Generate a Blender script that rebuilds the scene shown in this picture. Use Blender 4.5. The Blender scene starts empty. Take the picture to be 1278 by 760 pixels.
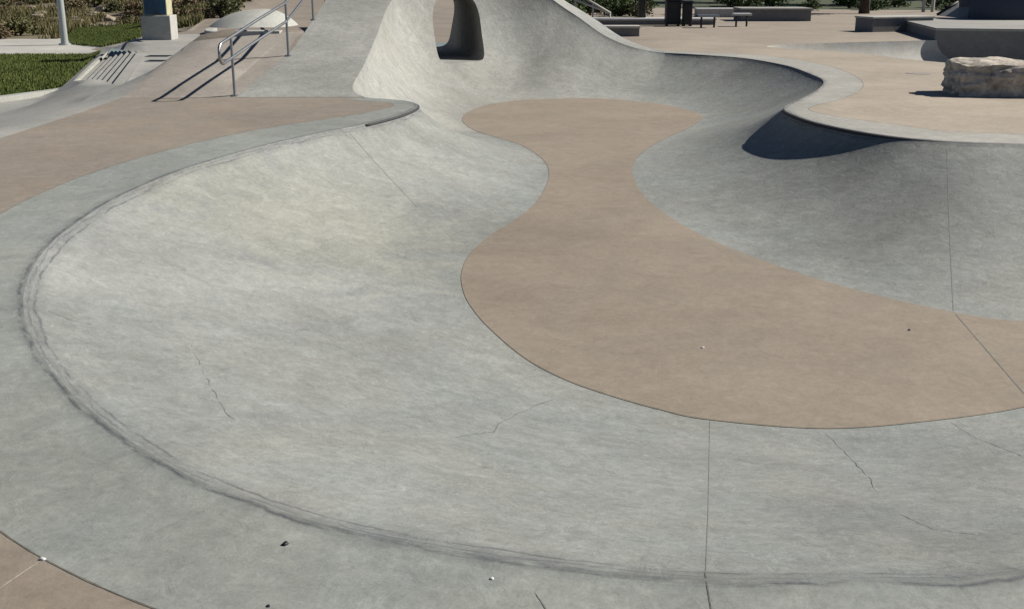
import bpy, bmesh, math, random
from math import radians, sin, cos, tan, pi, atan2, sqrt, hypot
from mathutils import Vector, Matrix, noise
from mathutils.geometry import delaunay_2d_cdt
from mathutils.bvhtree import BVHTree
random.seed(7)
S = bpy.context.scene
COL = S.collection

# ------------------------------------------------------------------ camera
FPX, CAMH, YH = 1400.0, 2.0, -40.0
PITCH = math.atan((380 - YH) / FPX)
cam = bpy.data.cameras.new('camera'); camo = bpy.data.objects.new('camera', cam); COL.objects.link(camo)
cam.sensor_width = 36; cam.lens = FPX / 1278 * 36; cam.clip_start = 0.05; cam.clip_end = 6000
camo.location = (0, 0, CAMH); camo.rotation_euler = (pi / 2 - PITCH, 0, 0)
S.camera = camo
# ------------------------------------------------------------------ light
SUN_EL, SUN_AZ = radians(38.5), math.atan2(0.97, 0.24)      # azimuth from +y towards +x
w = bpy.data.worlds.new('World'); S.world = w; w.use_nodes = True
nt = w.node_tree; bg = nt.nodes['Background']
sky = nt.nodes.new('ShaderNodeTexSky'); sky.sky_type = 'NISHITA'; sky.sun_disc = False
sky.sun_elevation = SUN_EL; sky.sun_rotation = SUN_AZ; sky.air_density = 0.6; sky.dust_density = 0.1; sky.ozone_density = 3.0; sky.altitude = 1600
nt.links.new(sky.outputs[0], bg.inputs[0]); bg.inputs[1].default_value = 0.05
sl = bpy.data.lights.new('sun', 'SUN'); sl.energy = 5.0; sl.angle = radians(0.53); sl.color = (1, 0.955, 0.88)
so = bpy.data.objects.new('sun', sl); COL.objects.link(so)
sd = Vector((sin(SUN_AZ) * cos(SUN_EL), cos(SUN_AZ) * cos(SUN_EL), sin(SUN_EL)))
so.rotation_euler = sd.to_track_quat('Z', 'Y').to_euler()
S.view_settings.view_transform = 'Standard'; S.view_settings.look = 'None'
S.view_settings.exposure = 0.54; S.view_settings.gamma = 1.0

# ------------------------------------------------------------------ pixel helpers
cp, sp = cos(PITCH), sin(PITCH)
def ray(px, py):
    x = (px - 639) / FPX; y = -(py - 380) / FPX
    return Vector((x, cp + y * sp, -sp + y * cp))
def P(px, py, z=0.0):
    d = ray(px, py); t = (z - CAMH) / d.z
    return Vector((d.x * t, d.y * t, z))
def PY(px, py, Y):
    d = ray(px, py); t = Y / d.y
    return Vector((d.x * t, Y, CAMH + d.z * t))

# ------------------------------------------------------------------ materials
def mat(name):
    m = bpy.data.materials.new(name); m.use_nodes = True
    n = m.node_tree; b = n.nodes['Principled BSDF']
    return m, n, b
def N(n, t, **k):
    o = n.nodes.new(t)
    for a, v in k.items():
        if a.startswith('i_'): o.inputs[int(a[2:])].default_value = v
        else: setattr(o, a, v)
    return o
def noise_node(n, vec, scale, detail=4, rough=0.55, dist=0.0):
    t = n.nodes.new('ShaderNodeTexNoise'); t.inputs['Scale'].default_value = scale
    t.inputs['Detail'].default_value = detail; t.inputs['Roughness'].default_value = rough
    t.inputs['Distortion'].default_value = dist
    if vec is not None: n.links.new(vec, t.inputs['Vector'])
    return t.outputs['Fac']
def ramp(n, fac, a, b, va=0.0, vb=1.0):
    r = n.nodes.new('ShaderNodeMapRange'); r.inputs[1].default_value = a; r.inputs[2].default_value = b
    r.inputs[3].default_value = va; r.inputs[4].default_value = vb; n.links.new(fac, r.inputs[0]); return r.outputs[0]
def math_(n, op, a, b=None):
    r = n.nodes.new('ShaderNodeMath'); r.operation = op
    for i, v in enumerate((a, b)):
        if v is None: continue
        if isinstance(v, (int, float)): r.inputs[i].default_value = v
        else: n.links.new(v, r.inputs[i])
    return r.outputs[0]
def mixc(n, fac, a, b, mode='MIX'):
    r = n.nodes.new('ShaderNodeMix'); r.data_type = 'RGBA'; r.blend_type = mode
    for idx, v in ((0, fac), (6, a), (7, b)):
        if isinstance(v, (int, float)): r.inputs[idx].default_value = v
        elif isinstance(v, tuple): r.inputs[idx].default_value = (*v, 1) if len(v) == 3 else v
        else: n.links.new(v, r.inputs[idx])
    return r.outputs[2]
def mapping(n, vec, scale=(1, 1, 1), rot=(0, 0, 0), loc=(0, 0, 0)):
    m = n.nodes.new('ShaderNodeMapping'); n.links.new(vec, m.inputs[0])
    m.inputs['Scale'].default_value = scale; m.inputs['Rotation'].default_value = rot; m.inputs['Location'].default_value = loc
    return m.outputs[0]

ALB = 0.67      # weathered concrete, photographed at a brighter exposure
def concrete(name, base, warm=None, contrast=1.0, scuff=False, bump=0.25, streak=True, rough=0.82, stain_and_lit=None, flecks=0.0, east=None):
    base = tuple(c * ALB for c in base); warm = tuple(c * ALB for c in warm) if warm else None; east = tuple(c * ALB for c in east) if east else None
    m, n, b = mat(name)
    co = n.nodes.new('ShaderNodeTexCoord'); ob = co.outputs['Object']; uv = co.outputs['UV']
    big = ramp(n, noise_node(n, ob, 0.45, 5, 0.6, 0.6), 0.3, 0.7, 1 - 0.15 * contrast, 1 + 0.13 * contrast)
    mid = ramp(n, noise_node(n, ob, 2.3, 6, 0.65, 1.6), 0.3, 0.7, 1 - 0.10 * contrast, 1 + 0.09 * contrast)
    fine = ramp(n, noise_node(n, ob, 26, 5, 0.7, 0.4), 0.3, 0.7, 1 - 0.09 * contrast, 1 + 0.08 * contrast)
    val = math_(n, 'MULTIPLY', math_(n, 'MULTIPLY', big, mid), fine)
    blot = ramp(n, noise_node(n, ob, 9.5, 5, 0.62, 1.3), 0.3, 0.7, 1 - 0.10 * contrast, 1 + 0.10 * contrast)
    grain = ramp(n, noise_node(n, ob, 75, 3, 0.7, 0.0), 0.3, 0.7, 1 - 0.09 * contrast, 1 + 0.09 * contrast)
    val = math_(n, 'MULTIPLY', val, math_(n, 'MULTIPLY', blot, grain))
    if streak:
        st = noise_node(n, mapping(n, uv, (1.3, 4.5, 1)), 1.3, 4, 0.6, 2.2)
        val = math_(n, 'MULTIPLY', val, ramp(n, st, 0.3, 0.7, 1 - 0.05 * contrast, 1 + 0.05 * contrast))
    col = mixc(n, ramp(n, noise_node(n, ob, 0.8, 4, 0.6, 0.8), 0.35, 0.65), base, warm or tuple(c * 0.97 for c in base))
    if east:     # blends into a second tone towards the east
        sp_ = n.nodes.new('ShaderNodeSeparateXYZ'); n.links.new(ob, sp_.inputs[0])
        e = math_(n, 'ADD', sp_.outputs[0], ramp(n, noise_node(n, ob, 0.5, 4, 0.6), 0.2, 0.8, -1.5, 1.5))
        col = mixc(n, math_(n, 'MULTIPLY', ramp(n, e, 1.0, 5.0), ramp(n, sp_.outputs[1], 24, 36, 1, 0.45)), col, east)
    # dark pits and small stains
    pit = noise_node(n, ob, 9, 6, 0.75, 0.5)
    col = mixc(n, ramp(n, pit, 0.66, 0.76, 0, 0.30 * contrast), col, tuple(c * 0.45 for c in base))
    if flecks:
        fl = noise_node(n, ob, 7.5, 5, 0.7, 1.0)
        col = mixc(n, ramp(n, fl, 0.58, 0.72, 0, flecks), col, tuple(min(0.8, c * 1.35) for c in base))
    for (pos, rad, c, amt) in (stain_and_lit or []):
        d = n.nodes.new('ShaderNodeVectorMath'); d.operation = 'DISTANCE'; n.links.new(ob, d.inputs[0]); d.inputs[1].default_value = pos
        dd = math_(n, 'ADD', d.outputs['Value'], ramp(n, noise_node(n, ob, 1.2, 5, 0.65, 0.8), 0.2, 0.8, -rad * 0.7, rad * 0.7))
        col = mixc(n, ramp(n, dd, rad * 0.3, rad, amt, 0), col, tuple(x * ALB for x in c))
    v = n.nodes.new('ShaderNodeCombineColor')
    for i in range(3): n.links.new(val, v.inputs[i])
    col = mixc(n, 1.0, col, v.outputs[0], 'MULTIPLY')
    if scuff:
        sx = n.nodes.new('ShaderNodeSeparateXYZ'); n.links.new(uv, sx.inputs[0])
        vv = sx.outputs[1]
        wob = ramp(n, noise_node(n, mapping(n, uv, (0.8, 0.0, 1)), 1.5, 4), 0.3, 0.7, -0.04, 0.04)
        vw = math_(n, 'ADD', vv, wob)
        band = math_(n, 'MULTIPLY', ramp(n, vw, -0.10, -0.01), ramp(n, vw, 0.03, 0.17, 1, 0))
        brk = ramp(n, noise_node(n, mapping(n, uv, (1.4, 9, 1)), 3.0, 6, 0.75, 0.8), 0.30, 0.56)
        brk2 = ramp(n, noise_node(n, mapping(n, uv, (0.35, 0.4, 1)), 1.0, 3, 0.6), 0.3, 0.6, 0.35, 1.0)
        f = math_(n, 'MULTIPLY', math_(n, 'MULTIPLY', band, brk), brk2)
        col = mixc(n, math_(n, 'MULTIPLY', f, 0.6), col, (0.070, 0.073, 0.080))
        # truck / wheel scratches that run across the edge
        scr = noise_node(n, mapping(n, uv, (9, 0.7, 1), (0, 0, 0.35)), 1.4, 4, 0.7, 0.6)
        ff = math_(n, 'MULTIPLY', ramp(n, scr, 0.60, 0.70), ramp(n, math_(n, 'ABSOLUTE', vv), 0.0, 0.75, 0.32, 0))
        col = mixc(n, ff, col, (0.094, 0.097, 0.107))
        for off, wid, seed_, amt_ in ((0.025, 0.020, 0.0, 0.85), (-0.085, 0.016, 5.3, 0.7), (-0.03, 0.010, 9.1, 0.5)):
            wob2 = ramp(n, noise_node(n, mapping(n, uv, (1.0, 0.0, 1), loc=(seed_, seed_, 0)), 2.0, 6, 0.7), 0.3, 0.7, -0.025, 0.025)
            dl = math_(n, 'ABSOLUTE', math_(n, 'ADD', math_(n, 'ADD', vv, off), wob2))
            brk3 = ramp(n, noise_node(n, mapping(n, uv, (1.3, 6, 1), loc=(seed_, 0, 0)), 2.6, 6, 0.75), 0.42, 0.56)
            col = mixc(n, math_(n, 'MULTIPLY', math_(n, 'MULTIPLY', ramp(n, dl, 0.0, wid, 1, 0), brk3), amt_), col, (0.050, 0.053, 0.062))
    n.links.new(col, b.inputs['Base Color'])
    b.inputs['Roughness'].default_value = rough
    b.inputs['Specular IOR Level'].default_value = 0.3
    h = math_(n, 'ADD', math_(n, 'MULTIPLY', noise_node(n, ob, 5.5, 6, 0.62, 0.9), 0.5), math_(n, 'MULTIPLY', noise_node(n, ob, 90, 3, 0.6), 0.05))
    bp = n.nodes.new('ShaderNodeBump'); bp.inputs['Strength'].default_value = bump; bp.inputs['Distance'].default_value = 0.05
    n.links.new(h, bp.inputs['Height']); n.links.new(bp.outputs[0], b.inputs['Normal'])
    return m

def simple(name, col, rough=0.6, metal=0.0, var=0.12, scale=6, bump=0.0):
    col = tuple(c * ALB for c in col)
    m, n, b = mat(name)
    co = n.nodes.new('ShaderNodeTexCoord'); ob = co.outputs['Object']
    f = noise_node(n, ob, scale, 5, 0.65, 0.5)
    c = mixc(n, ramp(n, f, 0.3, 0.7), tuple(x * (1 - var) for x in col), tuple(min(1, x * (1 + var)) for x in col))
    n.links.new(c, b.inputs['Base Color']); b.inputs['Roughness'].default_value = rough; b.inputs['Metallic'].default_value = metal
    if bump:
        bp = n.nodes.new('ShaderNodeBump'); bp.inputs['Strength'].default_value = bump; bp.inputs['Distance'].default_value = 0.03
        n.links.new(f, bp.inputs['Height']); n.links.new(bp.outputs[0], b.inputs['Normal'])
    return m
def leafmat(name, a, bcol, scale=1.2):
    a = tuple(c * 0.8 for c in a); bcol = tuple(c * 0.8 for c in bcol)
    m, n, b = mat(name)
    co = n.nodes.new('ShaderNodeTexCoord')
    oi = n.nodes.new('ShaderNodeObjectInfo')
    f = noise_node(n, co.outputs['Object'], scale, 4, 0.7)
    f2 = math_(n, 'ADD', f, math_(n, 'MULTIPLY', math_(n, 'SUBTRACT', oi.outputs['Random'], 0.5), 0.3))
    n.links.new(mixc(n, ramp(n, f2, 0.3, 0.7), a, bcol), b.inputs['Base Color'])
    b.inputs['Roughness'].default_value = 0.7
    b.inputs['Specular IOR Level'].default_value = 0.2
    return m

GREY = (0.312, 0.328, 0.308)
M = {}
M['wall'] = concrete('bowl_concrete', GREY, (0.325, 0.330, 0.298), 1.15, True, 0.42, stain_and_lit=[(tuple(P(170, 320, -0.3)), 2.6, (0.40, 0.405, 0.385), 0.6), (tuple(P(400, 270, -0.45)), 2.4, (0.42, 0.415, 0.345), 0.55), (tuple(P(470, 200, -0.3)), 2.0, (0.42, 0.42, 0.38), 0.6), (tuple(P(1100, 225, -0.3)), 2.3, (0.20, 0.205, 0.19), 0.55), (tuple(P(975, 92, -0.3)), 2.0, (0.18, 0.185, 0.175), 0.55), (tuple(P(1180, 640, -0.2)), 0.7, (0.24, 0.25, 0.24), 0.4)], flecks=0.6)  # pale patches put the sun-facing left wall's brightness into its colour
M['band'] = concrete('band_concrete', (0.325, 0.345, 0.318), (0.330, 0.342, 0.306), 1.1, True, 0.25, east=(0.45, 0.435, 0.385))
M['mound'] = concrete('mound_concrete', (0.39, 0.392, 0.36), (0.40, 0.395, 0.355), 1.3, False, 0.34, east=(0.27, 0.285, 0.268), flecks=0.5)
M['tan'] = concrete('tan_concrete', (0.338, 0.278, 0.213), (0.336, 0.284, 0.222), 0.85, False, 0.12, False)
M['deck'] = concrete('deck_concrete', (0.315, 0.272, 0.222), (0.33, 0.275, 0.215), 0.9, False, 0.15, False, east=(0.47, 0.40, 0.315))
M['bankm'] = concrete('bank_concrete', (0.40, 0.355, 0.305), (0.41, 0.37, 0.32), 0.9, False, 0.15, False)
M['path'] = concrete('path_concrete', (0.40, 0.40, 0.365), (0.42, 0.40, 0.36), 0.9, False, 0.15, False)
M['pale'] = concrete('pale_concrete', (0.56, 0.55, 0.50), (0.58, 0.55, 0.49), 0.9, False, 0.2, False)
M['kerb'] = concrete('kerb_concrete', (0.52, 0.52, 0.47), None, 0.9, False, 0.15, False)
M['grey'] = concrete('shaded_ledge_concrete', (0.23, 0.228, 0.222), None, 0.9, False, 0.15, False)  # base colour darkened to carry the shade on block, ledges and planter wall
M['dirt'] = simple('dry_soil', (0.19, 0.155, 0.095), 0.95, 0, 0.45, 1.3, 0.6)
M['lawn'] = simple('lawn_soil', (0.06, 0.075, 0.022), 0.95, 0, 0.3, 2.0, 0.5)
M['blade'] = leafmat('grass_blade', (0.085, 0.125, 0.026), (0.15, 0.175, 0.045), 0.8)
M['straw'] = leafmat('straw_blade', (0.10, 0.105, 0.035), (0.30, 0.235, 0.12), 0.35)
M['steel'] = simple('galvanised_steel', (0.42, 0.43, 0.43), 0.38, 0.85, 0.15, 12)
M['coping'] = simple('worn_coping_steel', (0.04, 0.04, 0.043), 0.8, 0.0, 0.4, 14)
M['joint'] = simple('joint_filler', (0.15, 0.14, 0.12), 0.95, 0, 0.4, 20)
M['crackm'] = simple('crack_dirt', (0.21, 0.21, 0.19), 0.95, 0, 0.4, 30)
M['faint'] = simple('hairline_joint', (0.26, 0.265, 0.245), 0.95, 0, 0.3, 30)
M['pole'] = simple('painted_pole', (0.50, 0.53, 0.50), 0.5, 0.1, 0.08, 3)
M['rock'] = simple('limestone', (0.54, 0.475, 0.39), 0.9, 0, 0.55, 5.5, 1.0)
M['darkm'] = simple('dark_bin_metal', (0.020, 0.021, 0.024), 0.5, 0.3, 0.2, 5)
M['brownm'] = simple('dark_brown_steel', (0.035, 0.025, 0.02), 0.55, 0.2, 0.2, 5)
M['bluep'] = simple('blue_mural_paint', (0.03, 0.09, 0.16), 0.5, 0, 0.7, 3)
M['sunlit_yellow'] = simple('sunlit_side_yellow', (0.62, 0.58, 0.36), 0.5, 0, 0.15, 3)  # pale yellow puts the cabinet's sunlit side into its body colour
M['white'] = simple('white_paint', (0.72, 0.72, 0.70), 0.6, 0, 0.1, 5)
M['bark'] = simple('bark', (0.07, 0.05, 0.035), 0.95, 0, 0.4, 8, 0.7)
M['leafd'] = leafmat('dark_leaves', (0.03, 0.055, 0.015), (0.075, 0.11, 0.03))
M['leafo'] = leafmat('olive_leaves', (0.07, 0.075, 0.03), (0.15, 0.14, 0.06))
M['leafb'] = leafmat('dry_leaves', (0.13, 0.095, 0.05), (0.24, 0.19, 0.11))
M['stone'] = simple('pale_stones', (0.42, 0.35, 0.26), 0.95, 0, 0.4, 2.0, 0.6)

# ------------------------------------------------------------------ object helpers
def link(o, parent=None):
    COL.objects.link(o)
    if parent is not None: o.parent = parent
    return o
def mesh_obj(name, verts, faces, m, parent=None, smooth=False, uvs=None):
    me = bpy.data.meshes.new(name); me.from_pydata([tuple(v) for v in verts], [], faces)
    if uvs:
        l = me.uv_layers.new(name='UVMap')
        for lp in me.loops: l.data[lp.index].uv = uvs[lp.vertex_index]
    me.materials.append(m)
    if smooth: me.polygons.foreach_set('use_smooth', [True] * len(me.polygons))
    me.update()
    return link(bpy.data.objects.new(name, me), parent)
def bm_obj(name, bm, m, parent=None, smooth=False, sharp=None):
    bmesh.ops.recalc_face_normals(bm, faces=bm.faces)
    me = bpy.data.meshes.new(name); bm.to_mesh(me); bm.free(); me.materials.append(m)
    if smooth: me.polygons.foreach_set('use_smooth', [True] * len(me.polygons))
    if sharp: me.set_sharp_from_angle(angle=radians(sharp))
    return link(bpy.data.objects.new(name, me), parent)
def empty(name, loc=(0, 0, 0), rz=0.0):
    o = bpy.data.objects.new(name, None); o.empty_display_size = 0.2; COL.objects.link(o)
    o.location = loc; o.rotation_euler = (0, 0, rz); return o
def tag(o, label=None, cat=None, group=None, kind=None):
    if label: o['label'] = label
    if cat: o['category'] = cat
    if group: o['group'] = group
    if kind: o['kind'] = kind
    return o
def copy_tree(o, parent=None):
    c = o.copy(); COL.objects.link(c); c.parent = parent
    for ch in list(o.children): copy_tree(ch, c)
    return c
def add_box(bm, c, s, bev=0.0, rz=0.0):
    r = bmesh.ops.create_cube(bm, size=1.0, matrix=Matrix.Translation(c) @ Matrix.Rotation(rz, 4, 'Z') @ Matrix.Diagonal((*s, 1)))
    if bev:
        es = list({e for v in r['verts'] for e in v.link_edges})
        bmesh.ops.bevel(bm, geom=es, offset=bev, segments=2, affect='EDGES', profile=0.5)
def add_tube(bm, pts, r, seg=10, caps=True):
    pts = [Vector(p) for p in pts]; rings = []
    up = Vector((0, 0, 1))
    for i, p in enumerate(pts):
        t = (pts[min(i + 1, len(pts) - 1)] - pts[max(i - 1, 0)]).normalized()
        a = t.cross(up)
        if a.length < 0.05: a = t.cross(Vector((1, 0, 0)))
        a.normalize(); b = a.cross(t).normalized()
        rr = r[i] if isinstance(r, (list, tuple)) else r
        rings.append([bm.verts.new(p + (a * cos(2 * pi * k / seg) + b * sin(2 * pi * k / seg)) * rr) for k in range(seg)])
    for A, B in zip(rings, rings[1:]):
        for k in range(seg): bm.faces.new((A[k], A[(k + 1) % seg], B[(k + 1) % seg], B[k]))
    if caps:
        bm.faces.new(rings[0][::-1]); bm.faces.new(rings[-1])
def smoothstep(a, b, x):
    t = max(0.0, min(1.0, (x - a) / (b - a))); return t * t * (3 - 2 * t)
def lerp(a, b, t): return a + (b - a) * t

# ------------------------------------------------------------------ the bowl: control sections lip <-> floor
D = 0.80
Y0 = P(400, 122).y
def ramp_z(y): return 0.195 * (y - Y0)
def PR(px, py):      # point on the ramp plane z = .195 (y - Y0)
    d = ray(px, py); t = (CAMH + 0.195 * Y0) / (0.195 * d.y - d.z)
    return Vector((d.x * t, d.y * t, CAMH + d.z * t))
L, F = P, (lambda a, b: P(a, b, -D))
sec = [  # lip, floor, p, q, band width
 (L(880,722), F(885,524), 1.25, 1.0, .85), (L(700,705), F(822,511), 1.25, 1.0, .85), (L(560,685), F(765,495), 1.25, 1.0, .85),
 (L(430,660), F(715,478), 1.25, 1.0, .74), (L(330,630), F(680,462), 1.25, 1.0, .74), (L(230,590), F(652,445), 1.3, 1.0, .74),
 (L(150,540), F(626,424), 1.3, 1.0, .74), (L(90,490), F(603,402), 1.35, 1.0, .74), (L(50,440), F(590,386), 1.4, 1.0, .8),
 (L(30,390), F(580,369), 1.45, 1.0, .75), (L(34,350), F(575.5,350), 1.5, 1.0, .7), (L(58,310), F(577,336), 1.5, 1.02, .7),
 (L(100,275), F(583,322), 1.5, 1.05, .75), (L(160,240), F(595,308), 1.5, 1.08, .8), (L(240,208), F(616,291), 1.5, 1.1, .85),
 (L(330,182), F(645,273), 1.5, 1.15, .9), (L(400,166), F(668,254), 1.5, 1.2, .9), (L(455,155), F(681,233), 1.6, 1.3, .8),
 (L(500,143), F(685,215), 1.6, 1.3, .55), (L(521,132.5), F(677,199), 1.6, 1.3, .35), (L(508,126.5), F(651,182), 1.6, 1.3, .35),
 (L(482,124), F(620,172), 1.6, 1.3, .4),
 (L(455,121.8), F(597,165), 1.7, 1.4, .4),                                            # 22: ramp foot
 (PR(440,109), F(585,159), 1.7, 1.5, .4), (PR(455,80), F(578,153), 1.7, 1.6, .4), (PR(470,45), F(577,148), 1.8, 1.7, .4),
 (PR(490,0), F(581,142.5), 1.9, 1.8, .4), (Vector((-2.05,26.6,1.95)), F(591,137), 2.0, 2.0, .4), (Vector((-1.05,27.5,2.3)), F(612,130.5), 2.0, 2.1, .4),
 (Vector((.05,27.95,2.0)), F(645,126), 2.0, 2.1, .4), (PY(690,0,28.1), F(678,124), 1.7, 1.5, .4), (PY(722,22,28.1), F(705,123.2), 1.6, 1.35, .4),
 (PY(755,45,28.05), F(732,123), 1.6, 1.3, .4), (PY(790,59.5,28.0), F(762,124), 1.6, 1.35, .5),
 (L(830,66.5), F(796,127), 1.6, 1.35, .7),                                              # 34: mound ends
 (L(880,69.2), F(822,130), 1.55, 1.25, .9), (L(930,73.2), F(843,133.5), 1.5, 1.15, .9), (L(980,82), F(860,138), 1.5, 1.15, .9),
 (L(1010,92), F(872,142), 1.5, 1.15, .8), (L(1027,100.5), F(877,146.5), 1.5, 1.15, .7), (L(1023,110), F(873,152), 1.5, 1.15, .7),
 (L(1003,122), F(856,162), 1.5, 1.15, .6), (L(985,130), F(831,173), 1.55, 1.25, .4), (L(978.5,135.5), F(804,189), 1.7, 1.5, .35),
 (L(986,141.5), F(789,210), 1.85, 1.75, .4), (L(1015,152), F(805,246), 1.85, 1.8, .7), (L(1060,162), F(868,290), 1.75, 1.6, .9),
 (L(1110,170), F(985,337), 1.65, 1.32, .9), (L(1160,175), F(1125,376), 1.6, 1.12, .9), (L(1210,178), F(1260,400), 1.5, 1.05, .9),
 (Vector((6.55,13.1,0)), Vector((4.9,9.0,-D)), 1.45, 1.0, .9), (Vector((8.2,12.2,0)), Vector((5.45,9.0,-D)), 1.45, 1.0, .9),
 (Vector((9.1,9.8,0)), Vector((5.8,8.75,-D)), 1.5, 1.1, .9), (Vector((8.9,7.9,0)), Vector((5.6,8.35,-D)), 1.4, 1.0, .9),
 (Vector((7.4,6.0,0)), Vector((4.8,7.75,-D)), 1.35, 1.0, .9), (Vector((5.2,4.7,0)), Vector((3.9,7.3,-D)), 1.3, 1.0, .9),
 (Vector((3.3,3.85,0)), F(1278,508), 1.3, 1.0, .9), (L(1278,715), F(1165,525), 1.25, 1.0, .85), (L(1080,722), F(1030,535), 1.25, 1.0, .85)]
NS, SUB = len(sec), 14
I_RAMP, I_END = 22, 34
def crm(a, b, c, d, t):
    return 0.5 * ((2 * b) + (c - a) * t + (2 * a - 5 * b + 4 * c - d) * t * t + (3 * b - a - 3 * c + d) * t ** 3)
def samp(u):
    i = int(math.floor(u)); t = u - i
    s = [sec[(i + k) % NS] for k in (-1, 0, 1, 2)]
    return tuple(crm(s[0][j], s[1][j], s[2][j], s[3][j], t) for j in range(5))
ALL = [samp(k / SUB) for k in range(NS * SUB)]
for k, a in enumerate(ALL):                 # deck lip stays level outside the mound
    if not (I_RAMP * SUB < k < I_END * SUB): a[0].z = 0.0
    a[1].z = -D
NT = len(ALL)
arc = [0.0]
for k in range(1, NT + 1): arc.append(arc[-1] + (ALL[k % NT][0] - ALL[k - 1][0]).length)
ROWS = 40
def profile(a, rows=ROWS):
    lip, fl, p, q, _ = a; H = lip.z - fl.z; out = []
    for r in range(rows + 1):
        an = (r / rows) * pi / 2
        wv = max(0.0, sin(an)) ** (2 / p); h = 1 - max(0.0, cos(an)) ** (2 / q)
        out.append(Vector((lerp(fl.x, lip.x, wv), lerp(fl.y, lip.y, wv), fl.z + H * h)))
    out[0] = fl.copy(); out[-1] = lip.copy()
    return out
# bowl wall (everything but the mound sector), rows run floor -> lip
idx = [k % NT for k in range(I_END * SUB, NT + I_RAMP * SUB + 1)]
vs, fs, uv = [], [], []
for c, k in enumerate(idx):
    pr = profile(ALL[k]); acc = 0.0; dist = [0.0]
    for r in range(ROWS, 0, -1): acc += (pr[r] - pr[r - 1]).length; dist.append(acc)
    u = arc[k] if k >= I_END * SUB else arc[k] + arc[NT]
    for r, p in enumerate(pr):
        vs.append(p); uv.append((u, dist[ROWS - r]))
R1 = ROWS + 1
for c in range(len(idx) - 1):
    for r in range(ROWS): fs.append((c * R1 + r, c * R1 + r + 1, (c + 1) * R1 + r + 1, (c + 1) * R1 + r))
bowl = mesh_obj('skate_bowl', vs, fs, M['wall'], None, True, uv)
tag(bowl, kind='structure')
bvs, bfs = vs, fs
# bowl floor: tan slab inside the floor loop, a hair proud with its own edge
loop = [a[1] for a in ALL]
pts = [(p.x, p.y) for p in loop]
def inside(pt, poly):
    x, y = pt; r = False; j = len(poly) - 1
    for i in range(len(poly)):
        xi, yi = poly[i]; xj, yj = poly[j]
        if (yi > y) != (yj > y) and x < (xj - xi) * (y - yi) / (yj - yi) + xi: r = not r
        j = i
    return r
def cdt(verts, loops, keep):
    edges = []
    for lp in loops:
        edges += [(lp[i], lp[(i + 1) % len(lp)]) for i in range(len(lp))]
    ov, oe, of, *_ = delaunay_2d_cdt([Vector(v) for v in verts], edges, [], 0, 1e-5)
    out = []
    for f in of:
        cx = sum(ov[i].x for i in f) / len(f); cy = sum(ov[i].y for i in f) / len(f)
        z = keep((cx, cy))
        if z: out.append((z, f))
    return ov, out
ov, of = cdt(pts, [list(range(len(pts)))], lambda c: 'f' if inside(c, pts) else None)
nv = len(ov); lv = [Vector((v.x, v.y, -D + 0.004)) for v in ov]
fl = mesh_obj('bowl_floor', lv, [f for _, f in of], M['tan'], bowl)

# lip band around the bowl
bidx = [k % NT for k in range(I_END * SUB, NT + I_RAMP * SUB + 1)]
def lipn(k):
    a, b = ALL[(k + 3) % NT][0], ALL[(k - 3) % NT][0]; t = (a - b); t.z = 0; t.normalize()
    nrm = Vector((t.y, -t.x, 0))
    c = ALL[k][1] - ALL[k][0]
    return nrm
area = sum(ALL[k][0].x * ALL[(k + 1) % NT][0].y - ALL[(k + 1) % NT][0].x * ALL[k][0].y for k in range(NT))
sgn = 1 if area > 0 else -1
outer = [ALL[k][0] + lipn(k) * sgn * ALL[k][4] for k in bidx]
for it in range(30):
    outer = [outer[0]] + [(outer[i - 1] + outer[i] * 2 + outer[i + 1]) / 4 for i in range(1, len(outer) - 1)] + [outer[-1]]
BR = 6
vs, fs, uv = [], [], []
for c, k in enumerate(bidx):
    for r in range(BR + 1):
        q = ALL[k][0].lerp(outer[c], (r / BR) ** 1.6); q.z = 0; vs.append(q)
        u = arc[k] if k >= I_END * SUB else arc[k] + arc[NT]
        uv.append((u, -(q - ALL[k][0]).length))
for c in range(len(bidx) - 1):
    for r in range(BR): fs.append((c * (BR + 1) + r, c * (BR + 1) + r + 1, (c + 1) * (BR + 1) + r + 1, (c + 1) * (BR + 1) + r))
band = mesh_obj('lip_band', vs, fs, M['band'], bowl, True, uv)
band_v, band_f = vs, fs

# ------------------------------------------------------------------ ground: one sheet cut into zones
LOW = -0.62
lowline = [(-11.5, -30), (-10.6, 0), (-9.9, 14), (-9.35, 22), (-12.3, 33), (-15.0, 42), (-40, 130)]
def sdist(x, y):     # distance to the right of the low line (negative: on the low side)
    best = 1e9; sg = 1
    for (ax, ay), (bx, by) in zip(lowline, lowline[1:]):
        dx, dy = bx - ax, by - ay; t = max(0, min(1, ((x - ax) * dx + (y - ay) * dy) / (dx * dx + dy * dy)))
        qx, qy = ax + dx * t, ay + dy * t; d = hypot(x - qx, y - qy)
        if d < best: best = d; sg = 1 if (dx * (y - ay) - dy * (x - ax)) < 0 else -1
    return best * sg
def G(x, y):
    wd = lerp(3.2, 1.35, smoothstep(18, 22, y))
    if y > 33: wd = lerp(1.35, 4, smoothstep(33, 42, y))
    s = sdist(x, y); z = 0.0
    if s < wd and x < 0: z = LOW * (1 - max(0.0, min(1.0, s / wd)))
    if Y0 < y < 34 and -11.5 < x < -3.0:      # broad bank climbing beside the handrail
        rz = min(0.80, ramp_z(y)) * (1 - smoothstep(24, 31, y))
        z += rz * smoothstep(-7.1, -5.9, x)
    if y > 44:     # dry bank behind
        z += 2.4 * smoothstep(51, 82, y) * (1 - smoothstep(-9, 2, x)) + 0.5 * smoothstep(60, 110, y)
    return z
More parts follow.
